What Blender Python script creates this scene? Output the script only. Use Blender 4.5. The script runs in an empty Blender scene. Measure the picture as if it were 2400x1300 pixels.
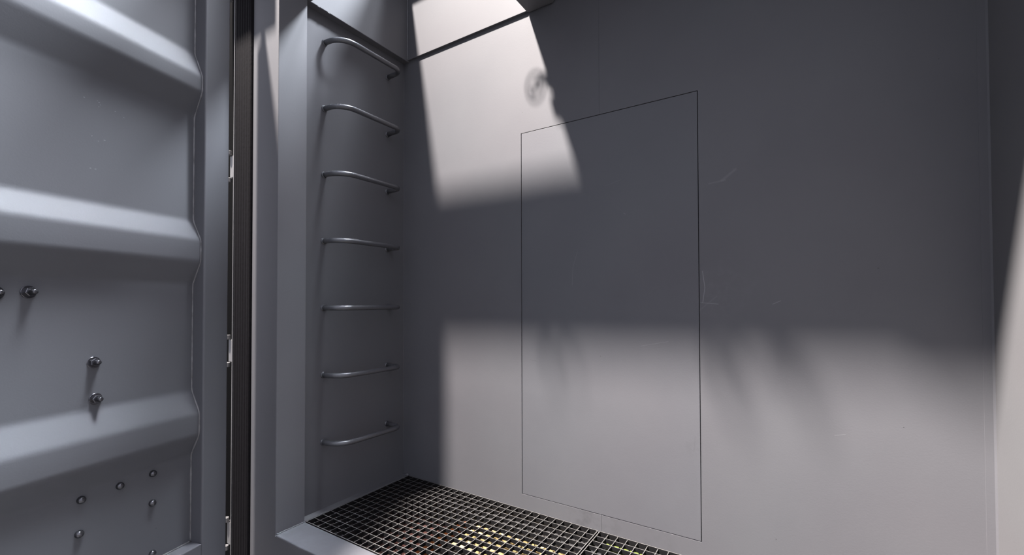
import bpy, bmesh, math, random
from mathutils import Vector, Matrix
random.seed(7)
C = bpy.context.scene.collection
SC = bpy.context.scene

# ---------------------------------------------------------------- camera
YAW, PIT, ROL = 0.5702, 0.0167, -0.0024
fw = Vector((-math.sin(YAW)*math.cos(PIT), math.cos(YAW)*math.cos(PIT), math.sin(PIT)))
r0 = Vector((math.cos(YAW), math.sin(YAW), 0)); u0 = r0.cross(fw)
rt = r0*math.cos(ROL)+u0*math.sin(ROL); up = -r0*math.sin(ROL)+u0*math.cos(ROL)
cd = bpy.data.cameras.new('camera'); cam = bpy.data.objects.new('camera', cd); C.objects.link(cam)
cam.matrix_world = Matrix(((rt.x, up.x, -fw.x, 0), (rt.y, up.y, -fw.y, 0), (rt.z, up.z, -fw.z, 0), (0, 0, 0, 1)))
cd.sensor_fit = 'HORIZONTAL'; cd.sensor_width = 36.0; cd.lens = 1037.95/2400*36
cd.shift_y = (692.55-650)/2400; cd.clip_start = 0.01; cd.clip_end = 200
SC.camera = cam

# ---------------------------------------------------------------- world, lamps, exposure
W = bpy.data.worlds.new('world'); SC.world = W; W.use_nodes = True
bg = W.node_tree.nodes['Background']
WN, WL = W.node_tree.nodes, W.node_tree.links                 # a hall that is brighter overhead than low down
wt = WN.new('ShaderNodeTexCoord'); wz = WN.new('ShaderNodeSeparateXYZ'); WL.new(wt.outputs['Generated'], wz.inputs[0])
wr = WN.new('ShaderNodeMapRange'); wr.interpolation_type = 'SMOOTHSTEP'; WL.new(wz.outputs['Z'], wr.inputs[0])
wr.inputs[1].default_value = -0.6; wr.inputs[2].default_value = 1.0; wr.inputs[3].default_value = 0.80; wr.inputs[4].default_value = 1.55
WL.new(wr.outputs[0], bg.inputs['Strength']); bg.inputs['Color'].default_value = (0.85, 0.86, 1.0, 1)

def lamp(name, loc, target, size, power, col, spread=0):
    d = bpy.data.lights.new(name, 'AREA'); d.shape = 'DISK'; d.size = size; d.energy = power; d.color = col
    o = bpy.data.objects.new(name, d); C.objects.link(o); o.location = loc
    o.rotation_euler = (Vector(target)-Vector(loc)).to_track_quat('-Z', 'Y').to_euler()
    if spread: d.spread = math.radians(spread)
    return o
lamp('hall_lamp', (-2.287, -0.84, 5.6), (0.3, 1.4, -0.5), 0.30, 490, (1.0, 0.92, 0.86), 62)
lamp('hall_lamp', (1.4, 3.4, 5.6), (-1.5, 1.1, 0.9), 1.1, 1350, (0.85, 0.91, 1.0))
lamp('hall_lamp', (-0.75, 1.4, 5.6), (-1.5, 0.26, 0.1), 2.0, 58, (0.87, 0.92, 1.0), 22)
SC.view_settings.view_transform = 'Standard'; SC.view_settings.look = 'None'
SC.view_settings.exposure = 0.0; SC.view_settings.gamma = 1.0; SC.view_settings.use_curve_mapping = False

# ---------------------------------------------------------------- key dimensions (metres, eye height = 0)
D = 1.5877            # back wall face
XL, XP = -1.668, -1.632   # ladder niche face; post / header / ledge plane
XR = 0.4167           # right wall face
ZG = -0.8555          # grating top
YF, YI = 0.918, 1.0353    # front frame, outside and inside
ZH = 1.215            # bottom of the hatch coaming
ZR = 1.687            # top of the hatch coaming
HX = -0.936           # right side of the hatch

# ---------------------------------------------------------------- materials
def nodes(m):
    m.use_nodes = True
    return m.node_tree.nodes, m.node_tree.links
def seg_mask(N, L, co, a, b, w):
    """thin line a-b (in the wall plane X,Z) -> 0..1"""
    ab = Vector(b)-Vector(a); ln = ab.length; d = ab/ln
    s = N.new('ShaderNodeVectorMath'); s.operation = 'SUBTRACT'; L.new(co, s.inputs[0]); s.inputs[1].default_value = a
    t = N.new('ShaderNodeVectorMath'); t.operation = 'DOT_PRODUCT'; L.new(s.outputs[0], t.inputs[0]); t.inputs[1].default_value = d
    c = N.new('ShaderNodeClamp'); L.new(t.outputs['Value'], c.inputs[0]); c.inputs[1].default_value = 0; c.inputs[2].default_value = ln
    k = N.new('ShaderNodeVectorMath'); k.operation = 'SCALE'; k.inputs[0].default_value = d; L.new(c.outputs[0], k.inputs['Scale'])
    q = N.new('ShaderNodeVectorMath'); q.operation = 'DISTANCE'; L.new(s.outputs[0], q.inputs[0]); L.new(k.outputs[0], q.inputs[1])
    mr = N.new('ShaderNodeMapRange'); L.new(q.outputs['Value'], mr.inputs[0])
    mr.inputs[1].default_value = 0.3*w; mr.inputs[2].default_value = w; mr.inputs[3].default_value = 1; mr.inputs[4].default_value = 0
    return mr.outputs[0]

def paint(name, col, rough=0.66, mott=0.12, scratches=(), scuffs=(), worn=0.0, specks=True):
    m = bpy.data.materials.new(name); N, L = nodes(m)
    b = N['Principled BSDF']; b.inputs['Roughness'].default_value = rough
    tc = N.new('ShaderNodeTexCoord'); co = tc.outputs['Object']
    n1 = N.new('ShaderNodeTexNoise'); n1.inputs['Scale'].default_value = 3.0; n1.inputs['Detail'].default_value = 5; L.new(co, n1.inputs['Vector'])
    n2 = N.new('ShaderNodeTexNoise'); n2.inputs['Scale'].default_value = 1.4; n2.inputs['Detail'].default_value = 2; L.new(co, n2.inputs['Vector'])
    cr = N.new('ShaderNodeMix'); cr.data_type = 'RGBA'
    cr.inputs[6].default_value = (col[0]*(1-mott), col[1]*(1-mott), col[2]*(1-mott*0.8), 1)
    cr.inputs[7].default_value = (col[0]*(1+mott), col[1]*(1+mott), col[2]*(1+mott), 1)
    L.new(n1.outputs['Fac'], cr.inputs[0]); out = cr.outputs[2]
    tint = N.new('ShaderNodeMix'); tint.data_type = 'RGBA'; tint.blend_type = 'MULTIPLY'; tint.inputs[0].default_value = 1
    tc2 = N.new('ShaderNodeMix'); tc2.data_type = 'RGBA'; tc2.inputs[6].default_value = (1.05, 0.985, 1.0, 1); tc2.inputs[7].default_value = (0.96, 1.01, 1.02, 1)
    L.new(n2.outputs['Fac'], tc2.inputs[0]); L.new(out, tint.inputs[6]); L.new(tc2.outputs[2], tint.inputs[7]); out = tint.outputs[2]
    def over(out, mask, colr, strength):
        mx = N.new('ShaderNodeMix'); mx.data_type = 'RGBA'
        ml = N.new('ShaderNodeMath'); ml.operation = 'MULTIPLY'; ml.use_clamp = True; L.new(mask, ml.inputs[0]); ml.inputs[1].default_value = strength
        L.new(ml.outputs[0], mx.inputs[0]); L.new(out, mx.inputs[6]); mx.inputs[7].default_value = (*colr, 1)
        return mx.outputs[2]
    if specks:
        v = N.new('ShaderNodeTexVoronoi'); v.inputs['Scale'].default_value = 9; v.inputs['Randomness'].default_value = 1; L.new(co, v.inputs['Vector'])
        mr = N.new('ShaderNodeMapRange'); L.new(v.outputs['Distance'], mr.inputs[0])
        mr.inputs[1].default_value = 0.010; mr.inputs[2].default_value = 0.020; mr.inputs[3].default_value = 1; mr.inputs[4].default_value = 0
        out = over(out, mr.outputs[0], (col[0]*0.35, col[1]*0.33, col[2]*0.33), 0.7)
    for a, bb, w, st, lite in scratches:
        out = over(out, seg_mask(N, L, co, a, bb, w), tuple(min(1, c*2.6) for c in col) if lite else tuple(c*0.4 for c in col), st)
    for cpos, rad, st, lite in scuffs:
        dd = N.new('ShaderNodeVectorMath'); dd.operation = 'DISTANCE'; L.new(co, dd.inputs[0]); dd.inputs[1].default_value = cpos
        mr = N.new('ShaderNodeMapRange'); L.new(dd.outputs['Value'], mr.inputs[0]); mr.inputs[1].default_value = 0; mr.inputs[2].default_value = rad; mr.inputs[3].default_value = 1; mr.inputs[4].default_value = 0
        ns = N.new('ShaderNodeTexNoise'); ns.inputs['Scale'].default_value = 38; ns.inputs['Detail'].default_value = 6; L.new(co, ns.inputs['Vector'])
        r2 = N.new('ShaderNodeMapRange'); L.new(ns.outputs['Fac'], r2.inputs[0]); r2.inputs[1].default_value = 0.45; r2.inputs[2].default_value = 0.65
        mm = N.new('ShaderNodeMath'); mm.operation = 'MULTIPLY'; L.new(mr.outputs[0], mm.inputs[0]); L.new(r2.outputs[0], mm.inputs[1])
        out = over(out, mm.outputs[0], tuple(min(1, c*1.6) for c in col) if lite else tuple(c*0.6 for c in col), st)
    if worn:
        nw = N.new('ShaderNodeTexNoise'); nw.inputs['Scale'].default_value = 9; nw.inputs['Detail'].default_value = 8; nw.inputs['Roughness'].default_value = 0.65; L.new(co, nw.inputs['Vector'])
        rw = N.new('ShaderNodeMapRange'); L.new(nw.outputs['Fac'], rw.inputs[0]); rw.inputs[1].default_value = 0.42; rw.inputs[2].default_value = 0.68
        out = over(out, rw.outputs[0], tuple(c*0.62 for c in col), worn)
    L.new(out, b.inputs['Base Color'])
    nb = N.new('ShaderNodeTexNoise'); nb.inputs['Scale'].default_value = 220; nb.inputs['Detail'].default_value = 2; L.new(co, nb.inputs['Vector'])
    bp = N.new('ShaderNodeBump'); bp.inputs['Strength'].default_value = 0.06; bp.inputs['Distance'].default_value = 0.002
    L.new(nb.outputs['Fac'], bp.inputs['Height']); L.new(bp.outputs[0], b.inputs['Normal'])
    return m

GREY = (0.080, 0.081, 0.087)
def S(x0, z0, x1, z1, w=0.0016, st=0.5, lite=True):
    return ((x0, D, z0), (x1, D, z1), w, st, lite)
wall_scr = [S(-0.262, 0.105, -0.255, 0.05), S(-0.255, 0.05, -0.262, 0.0), S(-0.268, 0.0, -0.215, -0.005, .0016, .35), S(-0.20, 0.40, -0.16, 0.43, .006, .15),
            S(-0.24, 0.395, -0.19, 0.40, .004, .12), S(0.09, -0.385, 0.115, -0.378, .0014, .18),
            S(-0.06, -0.005, -0.04, 0.005, .0018, .35), S(-0.30, -0.05, -0.22, 0.02, .003, .08)]
panel_scr = [S(-0.715, 0.20, -0.735, 0.14, .0016, .28), S(-0.735, 0.14, -0.738, 0.07, .0016, .28), S(-0.47, -0.155, -0.375, -0.135, .0012, .45),
             S(-0.29, -0.45, -0.294, -0.50, .002, .2, False), S(-0.93, -0.235, -0.90, -0.238, .0022, .25, False), S(-0.53, 0.33, -0.522, 0.325, .002, .3),
             S(-0.60, 0.44, -0.54, 0.455, .002, .1)]
M_wall = paint('graphite paint on the walls', GREY, scratches=wall_scr, scuffs=[((-0.70, D, -0.83), .09, .5, False), ((-0.60, D, -0.85), .09, .4, False), ((-0.42, D, -0.86), .08, .35, False), ((0.404, D, -0.8), .05, .6, False), ((-0.2, D, 0.05), .12, .18, True)])
M_end = paint('graphite paint on the end wall raised for lamplight', (0.095, 0.096, 0.099))  # base colour raised to brighten the lamplit part of this wall
M_panel = paint('graphite paint on the access panel', (0.079, 0.081, 0.088), scratches=panel_scr, scuffs=[((-0.3, D, -0.48), .05, .2, False)])
for m_ in (M_wall, M_panel): m_.node_tree.nodes['Principled BSDF'].inputs['Specular IOR Level'].default_value = 0.3
M_paint = paint('graphite paint on the frame', GREY, rough=0.62)
door_chips = [((t, 0.052, z), (t+0.0015*random.uniform(.5, 2), 0.052, z+random.uniform(-.001, .001)), random.uniform(.0012, .0022), .55, True) for t, z in
    [(0.3793, 0.5887), (0.3761, 0.5825), (0.3836, 0.5918), (0.3378, 0.5796), (0.3148, 0.5695), (0.4154, 0.5876), (0.3642, 0.4824), (0.3802, 0.4742), (0.3959, 0.4848), (0.3855, 0.3914), (0.3979, 0.3903), (0.3802, 0.5757)]]
M_door = paint('graphite paint on the door', (0.082, 0.0845, 0.092), rough=0.62, mott=0.10, scratches=door_chips)
M_rung = paint('grey steel of the rungs', (0.085, 0.087, 0.094), rough=0.33, specks=False); M_rung.node_tree.nodes['Principled BSDF'].inputs['Metallic'].default_value = 0.35
M_sill = paint('worn steel of the threshold', (0.078, 0.081, 0.089), rough=0.5, worn=0.55)
M_weld = paint('painted weld bead', (0.09, 0.092, 0.099), rough=0.45, specks=False)
def plain(name, col, rough, metal=0.0, noise=40, amt=0.2, bump=0.1):
    m = bpy.data.materials.new(name); N, L = nodes(m); b = N['Principled BSDF']
    b.inputs['Roughness'].default_value = rough; b.inputs['Metallic'].default_value = metal
    tc = N.new('ShaderNodeTexCoord'); n = N.new('ShaderNodeTexNoise'); n.inputs['Scale'].default_value = noise; n.inputs['Detail'].default_value = 6
    L.new(tc.outputs['Object'], n.inputs['Vector'])
    mx = N.new('ShaderNodeMix'); mx.data_type = 'RGBA'; L.new(n.outputs['Fac'], mx.inputs[0])
    mx.inputs[6].default_value = (*[c*(1-amt) for c in col], 1); mx.inputs[7].default_value = (*[c*(1+amt) for c in col], 1)
    L.new(mx.outputs[2], b.inputs['Base Color'])
    bp = N.new('ShaderNodeBump'); bp.inputs['Strength'].default_value = bump; bp.inputs['Distance'].default_value = 0.002
    L.new(n.outputs['Fac'], bp.inputs['Height']); L.new(bp.outputs[0], b.inputs['Normal'])
    return m
M_rubber = plain('black rubber', (0.006, 0.0055, 0.0065), 0.75, 0, 90, 0.4, 0.3)
M_black = plain('black shade behind gaps', (0.0012, 0.0012, 0.0014), 0.9)  # near-black colour standing in for shade inside the gaps
M_galv = plain('shade-dark sides of the grating bars', (0.010, 0.0098, 0.0105), 0.6, 0.0, 120, 0.35)  # shade between the bars is put into this side colour
M_top = plain('worn tops of the grating bars in a lit tone', (0.12, 0.118, 0.117), 0.4, 0.2, 150, 0.3)  # wear plus a lit tone painted on the upward faces
M_dark = plain('dark steel of the drain pan', (0.009, 0.0085, 0.009), 0.6, 0.0, 15, 0.5)
M_bolt = plain('dark shiny bolt steel', (0.10, 0.10, 0.11), 0.22, 0.85, 60, 0.4)
M_hinge = plain('grey painted hinge steel', (0.15, 0.148, 0.15), 0.45, 0.1, 40, 0.2)
M_bead = plain('rough weld metal with chipped paint', (0.14, 0.14, 0.145), 0.4, 0.2, 28, 0.85)
M_conc = plain('grey hall concrete', (0.08, 0.078, 0.075), 0.6, 0, 3, 0.15)
M_gold = plain('crumpled gold foil', (0.34, 0.25, 0.11), 0.4, 0.3, 24, 0.3, 0.6)
M_rust = plain('rust red sheet', (0.035, 0.010, 0.007), 0.6, 0, 12, 0.5)
M_orange = plain('orange strap', (0.40, 0.12, 0.035), 0.5, 0, 30, 0.2)
M_green = plain('olive green board', (0.10, 0.13, 0.02), 0.6, 0, 18, 0.3)

for m_ in (M_rubber, M_black, M_galv, M_dark): m_.node_tree.nodes['Principled BSDF'].inputs['Specular IOR Level'].default_value = 0.06

# ---------------------------------------------------------------- helpers
def add_box(bm, x0, x1, y0, y1, z0, z1):
    v = [bm.verts.new((x, y, z)) for x in (x0, x1) for y in (y0, y1) for z in (z0, z1)]
    for f in ((0, 1, 3, 2), (4, 6, 7, 5), (0, 4, 5, 1), (2, 3, 7, 6), (0, 2, 6, 4), (1, 5, 7, 3)):
        bm.faces.new([v[i] for i in f])
def add_prism(bm, pts, ax, a, b):
    """polygon pts in the plane perpendicular to axis ax, swept from a to b"""
    def mk(p, t):
        return {'x': (t, p[0], p[1]), 'y': (p[0], t, p[1]), 'z': (p[0], p[1], t)}[ax]
    A = [bm.verts.new(mk(p, a)) for p in pts]; B = [bm.verts.new(mk(p, b)) for p in pts]
    bm.faces.new(A); bm.faces.new(B[::-1]); n = len(pts)
    for i in range(n): bm.faces.new((A[i], B[i], B[(i+1) % n], A[(i+1) % n]))
def add_tube(bm, path, r, seg=14, cap=True):
    P = [Vector(p) for p in path]; rings = []; nrm = None
    for i, p in enumerate(P):
        t = (P[min(i+1, len(P)-1)]-P[max(i-1, 0)]).normalized()
        if nrm is None: nrm = t.orthogonal().normalized()
        nrm = (nrm - t*nrm.dot(t)).normalized(); bn = t.cross(nrm)
        rr = r[i] if isinstance(r, (list, tuple)) else r
        rings.append([bm.verts.new(p + (nrm*math.cos(2*math.pi*k/seg)+bn*math.sin(2*math.pi*k/seg))*rr) for k in range(seg)])
    for a, b in zip(rings, rings[1:]):
        for k in range(seg): bm.faces.new((a[k], a[(k+1) % seg], b[(k+1) % seg], b[k]))
    if cap: bm.faces.new(rings[0][::-1]); bm.faces.new(rings[-1])
def obj(name, bm, mat, parent=None, bevel=0.0, smooth=False, loc=None, seg=2):
    bmesh.ops.recalc_face_normals(bm, faces=bm.faces[:])
    me = bpy.data.meshes.new(name); bm.to_mesh(me); bm.free(); me.materials.append(mat)
    o = bpy.data.objects.new(name, me); C.objects.link(o)
    if parent: o.parent = parent
    if loc: o.location = loc
    if smooth: me.polygons.foreach_set('use_smooth', [True]*len(me.polygons))
    if bevel:
        md = o.modifiers.new('bevel', 'BEVEL'); md.width = bevel; md.segments = seg; md.limit_method = 'ANGLE'; md.angle_limit = math.radians(40)
        md.harden_normals = False
    return o
def box(name, dims, mat, parent=None, bevel=0.0, **k):
    bm = bmesh.new(); add_box(bm, *dims); return obj(name, bm, mat, parent, bevel, **k)
def tag(o, label=None, cat=None, group=None, kind=None):
    if label: o['label'] = label
    if cat: o['category'] = cat
    if group: o['group'] = group
    if kind: o['kind'] = kind
    return o
def empty(name, loc=(0, 0, 0), rz=0):
    o = bpy.data.objects.new(name, None); C.objects.link(o); o.location = loc; o.rotation_euler = (0, 0, rz); o.empty_display_size = .05
    return o
def struct(o, label=None, cat='wall'):
    o['kind'] = 'structure'
    if label: o['label'] = label; o['category'] = cat
    return o
def bead(name, a, b, r, parent, mat=None, wob=0.25, n=40):
    """wobbly weld bead from a to b"""
    bm = bmesh.new(); a, b = Vector(a), Vector(b)
    pts = [a.lerp(b, i/n) for i in range(n+1)]
    add_tube(bm, pts, [r*(1+wob*random.uniform(-1, 1)) for _ in pts], 8)
    return obj(name, bm, mat or M_weld, parent, smooth=True)

# ---------------------------------------------------------------- hall floor outside
struct(box('floor', (-6, 6, -6, 0.90, -1.16, -1.10), M_conc), 'grey concrete hall floor in front of the container', 'floor')

# ---------------------------------------------------------------- back wall
PX0, PX1, PZ0, PZ1 = -0.9715, -0.2717, -0.795, 0.7165
SEAM = -0.622; ZT = 1.62
wb = struct(box('wall_back', (XL-0.08, XR+0.08, D+0.032, D+0.06, -1.05, ZR+0.02), M_black), 'dark grey painted steel back wall behind the grating')
bm = bmesh.new()
add_prism(bm, [(XL-0.05, -1.05), (SEAM-0.0006, -1.05), (SEAM-0.0006, PZ0), (PX0, PZ0), (PX0, PZ1), (SEAM-0.0006, PZ1), (SEAM-0.0006, ZT), (XL-0.05, ZT)], 'y', D, D+0.03)
obj('wall_sheet', bm, M_wall, wb)
bm = bmesh.new()
add_prism(bm, [(XR+0.05, -1.05), (XR+0.05, ZT), (SEAM+0.0006, ZT), (SEAM+0.0006, PZ1), (PX1, PZ1), (PX1, PZ0), (SEAM+0.0006, PZ0), (SEAM+0.0006, -1.05)], 'y', D, D+0.03)
obj('wall_sheet', bm, M_wall, wb)
box('seam_strip', (SEAM-0.004, SEAM+0.004, D+0.0008, D+0.0295, PZ1+0.002, ZT), M_wall, wb).location.y = 0
box('seam_strip', (SEAM-0.004, SEAM+0.004, D+0.0008, D+0.0295, -1.05, PZ0-0.002), M_wall, wb)
# bent corner flange at the right end
bm = bmesh.new(); add_prism(bm, [(XR, D+0.001), (XR-0.021, D+0.001), (XR-0.020, D-0.0006), (XR-0.004, D-0.0010), (XR, D-0.004)], 'z', -1.0, 1.6)
obj('corner_flange', bm, M_wall, wb)
G = 0.0026
ap = box('access_panel', (PX0+G, PX1-G, D+0.0008, D+0.022, PZ0+G*0.8, PZ1-G*0.8), M_panel, bevel=0.0006)
tag(ap, 'flush rectangular access panel outlined by a thin black gap in the back wall', 'panel')
for dims in ((PX0-0.002, PX1+0.002, PZ1-0.004, PZ1+0.002), (PX0-0.002, PX1+0.002, PZ0-0.002, PZ0+0.004), (PX0-0.002, PX0+0.004, PZ0, PZ1), (PX1-0.004, PX1+0.002, PZ0, PZ1)):
    box('gap_shade', (dims[0], dims[1], D+0.023, D+0.0315, dims[2], dims[3]), M_black, wb)  # black strips paint the shade into the panel gap
# hatch coaming plate standing 10 mm proud of the wall
tk = struct(box('trim_1', (XP, HX, D-0.011, D+0.005, ZH+0.006, ZR), M_wall, bevel=0.001), 'flat sunlit hatch plate on the back wall above the dark line', 'trim')

# ---------------------------------------------------------------- left wall with the ladder niche
wl = struct(box('wall_left', (XL-0.06, XL, YI-0.01, D+0.03, -1.05, ZR), M_wall), 'dark recessed steel wall carrying the bent ladder rungs')
bead('weld_bead', (XL+0.0005, D-0.0005, -0.84), (XL+0.0005, D-0.0005, ZH), 0.0014, wl, M_wall)
hd = struct(box('trim_2', (XL-0.05, XP, YI, D, ZH, ZR), M_paint, bevel=0.002), 'grey hatch coaming beam above the top ladder rung', 'trim')
bead('weld_bead', (XP, D-0.012, ZH+0.01), (XP, D-0.012, ZR), 0.0035, hd)
for y in (1.085, 1.131):
    bm = bmesh.new(); add_tube(bm, [(XP-0.002, y-0.006, ZH), (XP-0.001, y, ZH-0.001), (XP-0.002, y+0.006, ZH)], [.001, .0032, .001], 10)
    obj('paint_drip', bm, M_paint, hd, smooth=True)
bb = struct(box('baseboard_left', (XL-0.03, XP, YI, D, -1.0, -0.853), M_paint, bevel=0.003), 'grey ledge along the foot of the ladder wall', 'ledge')
bm = bmesh.new(); bmesh.ops.create_icosphere(bm, subdivisions=2, radius=0.009)
for v in bm.verts: v.co = Vector((v.co.x*1.5, v.co.y, v.co.z*0.7))*(1+0.2*random.uniform(-1, 1))
obj('weld_blob', bm, M_weld, bb, smooth=True, loc=(XP-0.004, D-0.006, -0.850))

# ---------------------------------------------------------------- right wall, roof, beam, header
struct(box('wall_right', (XR, XR+0.04, YF, D+0.03, -1.05, 1.66), M_end), 'steel end wall at the right edge, half in lamplight')
cl = struct(box('ceiling', (HX+0.13, XR+0.04, YF, D+0.06, 1.60, 1.64), M_paint), 'steel roof sheet over the right part of the container', 'ceiling')
box('roof_strip', (XL-0.06, HX+0.14, D-0.128, D+0.06, ZR, ZR+0.012), M_paint, cl)
bmm = bmesh.new(); add_box(bmm, HX, HX+0.1304, YI-0.01, D-0.001, ZH-0.003, 1.66)
beam = struct(obj('trim_3', bmm, M_paint, None, 0.012, seg=4), 'dark roof beam along the right side of the hatch', 'beam')
for y0, y1, dx in ((1.335, 1.375, .024), (1.398, 1.418, .016)):
    box('latch_lug', (HX-dx, HX+0.01, y0, y1, 1.232, 1.262), M_hinge, beam, 0.003)
la = empty('hatch_latch', (HX-0.014, 1.388, 1.275))
tag(la, 'ring latch at the hatch whose round shadow falls in the upper lit patch', 'latch')
def ell(t): return (-0.062+.041*math.cos(t), 0.004, .054*math.sin(t))
bm = bmesh.new(); add_tube(bm, [ell(2*math.pi*i/32) for i in range(33)], 0.0032, 8); obj('ring', bm, M_hinge, la, smooth=True)
bm = bmesh.new(); add_tube(bm, [(0.020, 0, 0.05), (-0.012, 0, 0.042), (-0.028, 0, 0.036), (-0.045, 0, 0.024), (-0.056, 0, 0.014), (-0.066, 0, 0.004), (-0.080, 0, -0.008), (-0.086, 0, -0.014)], [.005, .004, .009, .006, .010, .003, .008, .003], 10); obj('hook_arm', bm, M_hinge, la, smooth=True)
head = struct(box('trim_4', (XP-0.30, XR+0.04, YF, YI, 1.40, ZR), M_paint, bevel=0.003), 'front header rail above the opening', 'trim')
for (x0, x1, zb, dep) in ((-1.272, -1.262, 1.46, .07), (-1.202, -1.193, 1.47, .06), (-0.832, -0.818, 1.47, .08), (-0.775, -0.765, 1.48, .06), (-0.69, -0.668, 1.465, .07)):
    bm = bmesh.new(); add_prism(bm, [(YF, 1.56), (YF-dep, 1.53), (YF-dep, zb), (YF-dep+.02, zb-.01), (YF-dep*.4, 1.49), (YF, 1.47)], 'x', x0, x1)
    obj('cam_keeper', bm, M_hinge, head, 0.002)
box('hatch_apron', (XP+0.0005, HX-0.0005, YI+0.001, YI+0.014, ZH, 1.60), M_paint, head, 0.002)
box('drip_lip', (-0.47, XR+0.04, YF-0.055, YF, 1.49, 1.53), M_paint, head, 0.003)
box('corner_block', (-2.12, -1.70, 0.775, YF, 1.405, 1.56), M_paint, head, 0.006)

# ---------------------------------------------------------------- corner post and threshold
post = struct(box('trim_5', (-1.8115, XP, YF, YI, -1.05, 1.40), M_paint, bevel=0.0035, seg=3), 'lighter grey corner post left of the ladder', 'post')
box('post_return', (-1.8115, -1.80, YI-0.005, 1.45, -1.05, 1.40), M_paint, post)
bm = bmesh.new()
add_prism(bm, [(-1.936, YF+0.02), (-1.936, YF-0.004), (-1.93, YF-0.010)] + [(-1.93+0.115*i/24, YF-0.0085-(0.0022 if i % 4 in (1, 2) else 0)) for i in range(1, 25)] + [(-1.8125, YF-0.004), (-1.812, YF+0.02)], 'z', -1.05, 1.40)
obj('door_gasket', bm, M_rubber, post)['label'] = 'ribbed black rubber door gasket'
box('post_edge', (-1.9405, -1.9362, YF-0.0115, YF+0.06, -1.05, 1.40), M_hinge, post)
for zc in (1.33, 0.569, -0.194, -0.940):
    h = box('hinge_lug', (-1.985, -1.9395, YF-0.004, YF+0.06, zc-0.047, zc+0.047), M_hinge, post, 0.004, seg=3)
    for e in (-1, 1):
        bm = bmesh.new(); add_tube(bm, [(-1.975, YF-0.012, zc+e*0.047), (-1.975, YF-0.012, zc+e*0.066)], 0.011, 14)
        obj('hinge_knuckle', bm, M_hinge, h, 0.002)
box('recess_shade', (-2.60, -1.94, YF+0.06, YF+0.10, -1.70, 1.72), M_black, post)  # added black sheet in place of the deep shade behind the hinges
sill = struct(box('trim_6', (XP+0.0005, XR, YF, YI, -1.05, ZG), M_sill, bevel=0.004, seg=3), 'worn pale steel threshold in front of the grating', 'threshold')
bead('weld_bead', (XP+0.003, YF+0.004, ZG+0.001), (XP+0.003, YI-0.002, ZG+0.001), 0.0026, sill, M_sill)
box('sill_front', (XP-0.006, XR, YF-0.0004, YF+0.03, -1.05, ZG-0.0045), M_paint, sill)

# ---------------------------------------------------------------- ladder rungs (each bent from one bar)
Y1, Y2, ZR0 = 1.1362, 1.4796, 1.102
XO = -1.568
def arc(c, r, a0, a1, n):
    return [(c[0]+r*math.cos(a0+(a1-a0)*i/n), c[1]+r*math.sin(a0+(a1-a0)*i/n)) for i in range(n+1)]
ra, rb = 0.078, 0.042
pp = [(XL-0.002, Y1), (XO-ra, Y1+0.002)]
pp += arc((XO-ra, Y1+0.002+ra), ra, -math.pi/2, 0, 12)[1:]
pp += arc((XO-rb, Y2-0.002-rb), rb, 0, math.pi/2, 10)
pp += [(XL-0.002, Y2)]
def make_rung():
    root = empty('ladder_rung', (XL, (Y1+Y2)/2, ZR0))
    off = Vector((XL, (Y1+Y2)/2, 0))
    bm = bmesh.new(); add_tube(bm, [Vector((x, y, 0))-off for x, y in pp], 0.0108, 18)
    obj('bar', bm, M_rung, root, smooth=True)
    for y in (Y1, Y2):
        bm = bmesh.new(); pts = [Vector((XL-0.001+i*0.0016, y, 0))-off for i in range(5)]
        add_tube(bm, pts, [.0138, .0136, .0130, .0120, .0110], 16)
        obj('weld_collar', bm, M_rung, root, smooth=True)
    return root
rl = ['topmost bent steel ladder rung, bright along its top, under the dark beam',
      'second ladder rung from the top, between the brightest rung and the one below',
      'third ladder rung from the top of the niche wall',
      'middle ladder rung, fourth from either end of the ladder',
      'straight-looking ladder rung seen edge on at eye level, third from the bottom',
      'second ladder rung from the bottom, sloping up to the right',
      'lowest ladder rung, nearest the grating floor']
r1 = make_rung()
for k in range(7):
    if k == 0: r = r1
    else:
        r = r1.copy(); C.objects.link(r)
        for ch in r1.children:
            c = ch.copy(); C.objects.link(c); c.parent = r
    r.location.z = ZR0-0.28*k
    r.rotation_euler.x = random.uniform(-.006, .006) if k else 0
    tag(r, rl[k], 'ladder rung', 'welded rungs of the hatch ladder')

# ---------------------------------------------------------------- floor grating: two panels of crossed flat bars
GY0, GY1 = YI+0.003, D-0.003
def make_grating(name, x0, x1, label):
    root = empty(name, (x0, GY0, ZG)); tag(root, label, 'floor grating', 'grating panels of the floor')
    w, d = x1-x0, GY1-GY0
    nx, ny = round(w/0.0359), 15
    meL = None
    bm = bmesh.new(); add_box(bm, -0.0012, 0.0012, 0.003, d-0.003, -0.014, -0.0004); o0 = obj('cross_bar', bm, M_galv, root)
    bm = bmesh.new(); add_box(bm, 0.003, w-0.003, -0.00125, 0.00125, -0.015, 0.0); c0 = obj('bearing_bar', bm, M_galv, root)
    o0.location.x = w/nx; c0.location.y = d/ny
    for i in range(2, nx):
        c = o0.copy(); C.objects.link(c); c.parent = root; c.location.x = w*i/nx
    for j in range(2, ny):
        c = c0.copy(); C.objects.link(c); c.parent = root; c.location.y = d*j/ny
    for dims in ((0, w, 0, 0.003, -0.03, 0.0005), (0, w, d-0.003, d, -0.03, 0.0015), (0, 0.003, 0.003, d-0.003, -0.03, 0.001), (w-0.003, w, 0.003, d-0.003, -0.03, 0.001)):
        box('edge_bar', dims, M_galv, root)
    done = set()
    for ch in root.children:                                  # worn upward faces get a lit tone; sides keep painted shade
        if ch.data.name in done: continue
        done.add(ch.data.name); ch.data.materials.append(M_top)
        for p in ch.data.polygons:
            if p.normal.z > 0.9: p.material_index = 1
    return root
make_grating('floor_grating', XP+0.003, -0.635, 'left grating panel at the foot of the ladder')
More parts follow.
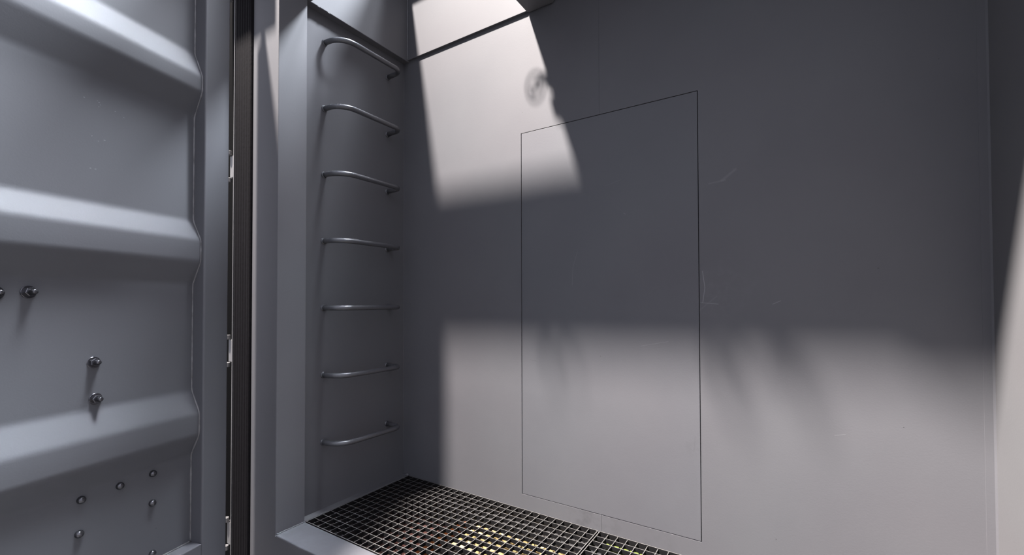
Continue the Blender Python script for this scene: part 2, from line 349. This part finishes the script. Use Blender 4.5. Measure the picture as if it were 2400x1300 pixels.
make_grating('floor_grating', -0.629, XR-0.004, 'right grating panel running out of the frame with green beneath')

# drain pan under the grating and what lies in it
pan = struct(box('floor', (XP, XR, YI, D, -1.00, -0.985), M_dark), 'dark drain pan under the grating', 'floor')
def lump(name, cx, cy, w, d, h, mat, label, cat, rz=0, rough=0.5, n=14):
    bm = bmesh.new(); g = {}
    for i in range(n+1):
        for j in range(n+1):
            e = min(i, j, n-i, n-j)/n
            g[i, j] = bm.verts.new(((i/n-.5)*w, (j/n-.5)*d, h*(1-rough*random.random())*min(1, .35+e*3)))
    for i in range(n):
        for j in range(n): bm.faces.new((g[i, j], g[i+1, j], g[i+1, j+1], g[i, j+1]))
    geom = bmesh.ops.extrude_face_region(bm, geom=bm.faces[:])
    for v in [x for x in geom['geom'] if isinstance(x, bmesh.types.BMVert)]: v.co.z = 0.0005
    o = obj(name, bm, mat, None, loc=(cx, cy, -0.985)); o.rotation_euler.z = rz
    return tag(o, label, cat)
lump('gold_foil', -0.965, 1.475, 0.46, 0.19, 0.05, M_gold, 'crumpled gold scrap shining under the left grating panel', 'scrap', 0.0, 0.35, 30)
lump('rust_sheet', -1.385, 1.30, 0.22, 0.42, 0.03, M_rust, 'rust red scrap lying under the left grating panel', 'scrap', 0.05, 0.2)
lump('orange_strap', -1.238, 1.36, 0.022, 0.40, 0.045, M_orange, 'thin orange strip beside the rust red scrap under the grating', 'strap', 0.0, 0.1, 10)
gb = box('green_board', (-0.60, -0.30, D-0.022, D-0.006, -0.984, -0.89), M_green, bevel=0.001)
tag(gb, 'olive green board standing on edge under the right grating panel', 'board')

# ---------------------------------------------------------------- container door, swung open 106 degrees
AN = math.radians(16.141)
Hx, Hy = -1.7625, 0.81
# door frame: local x = towards the free end, local y = outwards (away from the opening), z up
root = empty('door_1', (Hx, Hy, 0))
ue = Vector((math.sin(AN), -math.cos(AN), 0)); ne = Vector((-math.cos(AN), -math.sin(AN), 0))
root.matrix_world = Matrix(((ue.x, ne.x, 0, Hx), (ue.y, ne.y, 0, Hy), (0, 0, 1, 0), (0, 0, 0, 1)))
struct(root, 'open corrugated grey steel container door at the left', 'door')
DW, DZ0, DZ1 = 0.82, -1.02, 1.335
bm = bmesh.new(); add_box(bm, 0, 0.0945, 0, 0.060, DZ0, DZ1); obj('door_frame', bm, M_door, root, 0.006, seg=4)
bm = bmesh.new(); add_box(bm, DW-0.09, DW, 0, 0.060, DZ0, DZ1); obj('door_frame', bm, M_door, root, 0.006, seg=4)
bm = bmesh.new(); add_box(bm, 0.0945, DW-0.09, 0, 0.06, DZ0, -0.8275); obj('bottom_rail', bm, M_door, root, 0.003)
bm = bmesh.new(); add_box(bm, 0.0945, DW-0.09, 0, 0.06, 1.27, DZ1); obj('top_rail', bm, M_door, root, 0.003)
# corrugated sheet
prof = [(-0.826, 0)]
for (a, b, c, d) in ((-0.5235, -0.4543, -0.378, -0.3026), (0.0693, 0.1485, 0.2231, 0.2906), (0.6593, 0.7435, 0.799, 0.8826)):
    prof += [(a, 0), (b, 1), (c, 1), (d, 0)]
prof += [(1.27, 0)]
d0, d1 = 0.052, 0.0155
# round the bends
P = []
for i, (z, k) in enumerate(prof):
    y = d1 if k else d0
    if i in (0, len(prof)-1): P.append((z, y)); continue
    pz, py = prof[i-1][0], (d1 if prof[i-1][1] else d0); nz, ny = prof[i+1][0], (d1 if prof[i+1][1] else d0)
    v0 = Vector((pz-z, py-y)).normalized()*0.012; v1 = Vector((nz-z, ny-y)).normalized()*0.012
    for t in (0, .25, .5, .75, 1):
        q = Vector((z, y))+v0*(1-t)**2+v1*t**2; P.append((q.x, q.y))
bm = bmesh.new()
xs = [0.0945, DW-0.09]
F = [[bm.verts.new((x, y, z)) for z, y in P] for x in xs]; Bk = [[bm.verts.new((x, y+0.003, z)) for z, y in P] for x in xs]
for i in range(len(P)-1):
    bm.faces.new((F[0][i], F[0][i+1], F[1][i+1], F[1][i])); bm.faces.new((Bk[0][i], Bk[1][i], Bk[1][i+1], Bk[0][i+1]))
for s in (0, 1):
    for i in range(len(P)-1): bm.faces.new((F[s][i], Bk[s][i], Bk[s][i+1], F[s][i+1]))
sheet = obj('corrugated_sheet', bm, M_door, root, smooth=True)
md = sheet.modifiers.new('split', 'EDGE_SPLIT'); md.split_angle = math.radians(30)
# weld bead that follows the corrugation along the frame
bm = bmesh.new(); fine = []
for (z0, y0), (z1, y1) in zip(P, P[1:]):
    m = max(1, int((z1-z0)/0.012)); fine += [(z0+(z1-z0)*i/m, y0+(y1-y0)*i/m) for i in range(m)]
fine.append(P[-1])
add_tube(bm, [(0.0950, y-0.0005, z) for z, y in fine], [0.0030*random.uniform(.75, 1.25) for _ in fine], 8)
obj('weld_bead', bm, M_bead, root, smooth=True)
bm = bmesh.new(); add_tube(bm, [(0.0945+i*0.016, d0-0.001, -0.826) for i in range(40)], [0.003*random.uniform(.8, 1.2) for _ in range(40)], 8)
obj('weld_bead', bm, M_bead, root, smooth=True)
# bolts: washer, nut, threaded stud with a worn tip
def lathe(bm, prof, seg=16, jig=0.0):
    rings = []
    for (y, r) in prof:
        rings.append([bm.verts.new((r*math.cos(2*math.pi*k/seg), y, r*math.sin(2*math.pi*k/seg))) for k in range(seg)])
    for a, b in zip(rings, rings[1:]):
        for k in range(seg): bm.faces.new((a[k], a[(k+1) % seg], b[(k+1) % seg], b[k]))
    bm.faces.new(rings[0]); bm.faces.new(rings[-1][::-1])
bolts = [(0.529, 0.0315), (0.3855, -0.168), (0.380, -0.273), (0.590, 0.028)]
bm = bmesh.new(); lathe(bm, [(0, .0165), (-.002, .0165), (-.003, .0155)], 20); washer = obj('bolt', bm, M_bolt, root, smooth=True); 
washer.modifiers.new('s', 'EDGE_SPLIT').split_angle = math.radians(40)
bm = bmesh.new(); lathe(bm, [(-.003, .0125), (-.012, .0125), (-.0135, .011)], 6); nut = obj('nut', bm, M_bolt, washer)
bm = bmesh.new(); pr = [(-.0135, .0066)]
for i in range(7): pr += [(-.0145-i*.0016, .0072), (-.0153-i*.0016, .0058)]
pr += [(-.027, .0062), (-.0285, .004)]
lathe(bm, pr, 14); stud = obj('stud', bm, M_bolt, washer, smooth=True)
for i, (t, z) in enumerate(bolts):
    if i == 0: w = washer
    else:
        w = washer.copy(); C.objects.link(w); w.parent = root
        for ch in (nut, stud):
            c = ch.copy(); C.objects.link(c); c.parent = w
    w.location = (t, d0, z); w.rotation_euler = (random.uniform(-.06, .06), random.uniform(0, 1), random.uniform(-.06, .06))
bm = bmesh.new(); lathe(bm, [(0, .0105), (-.004, .0105), (-.008, .0092), (-.011, .006), (-.0122, .002)], 14); rv = obj('rivet', bm, M_bolt, root, smooth=True)
rivets = [(0.222, -0.5455), (0.3152, -0.5483), (0.4114, -0.5497), (0.2223, -0.6393), (0.4152, -0.6429), (0.2206, -0.8006)]
for i, (t, z) in enumerate(rivets):
    w = rv if i == 0 else rv.copy()
    if i: C.objects.link(w); w.parent = root
    w.location = (t, d0, z); w.rotation_euler = (random.uniform(-.1, .1), random.uniform(0, 3), random.uniform(-.1, .1))
# rubber lip on the hinge edge and hinges
bm = bmesh.new(); add_prism(bm, [(0, 0.010), (-0.004, 0.008), (-0.007, 0.016), (-0.005, 0.026), (0, 0.028)], 'z', DZ0, DZ1)
obj('rubber_seal', bm, M_rubber, root)
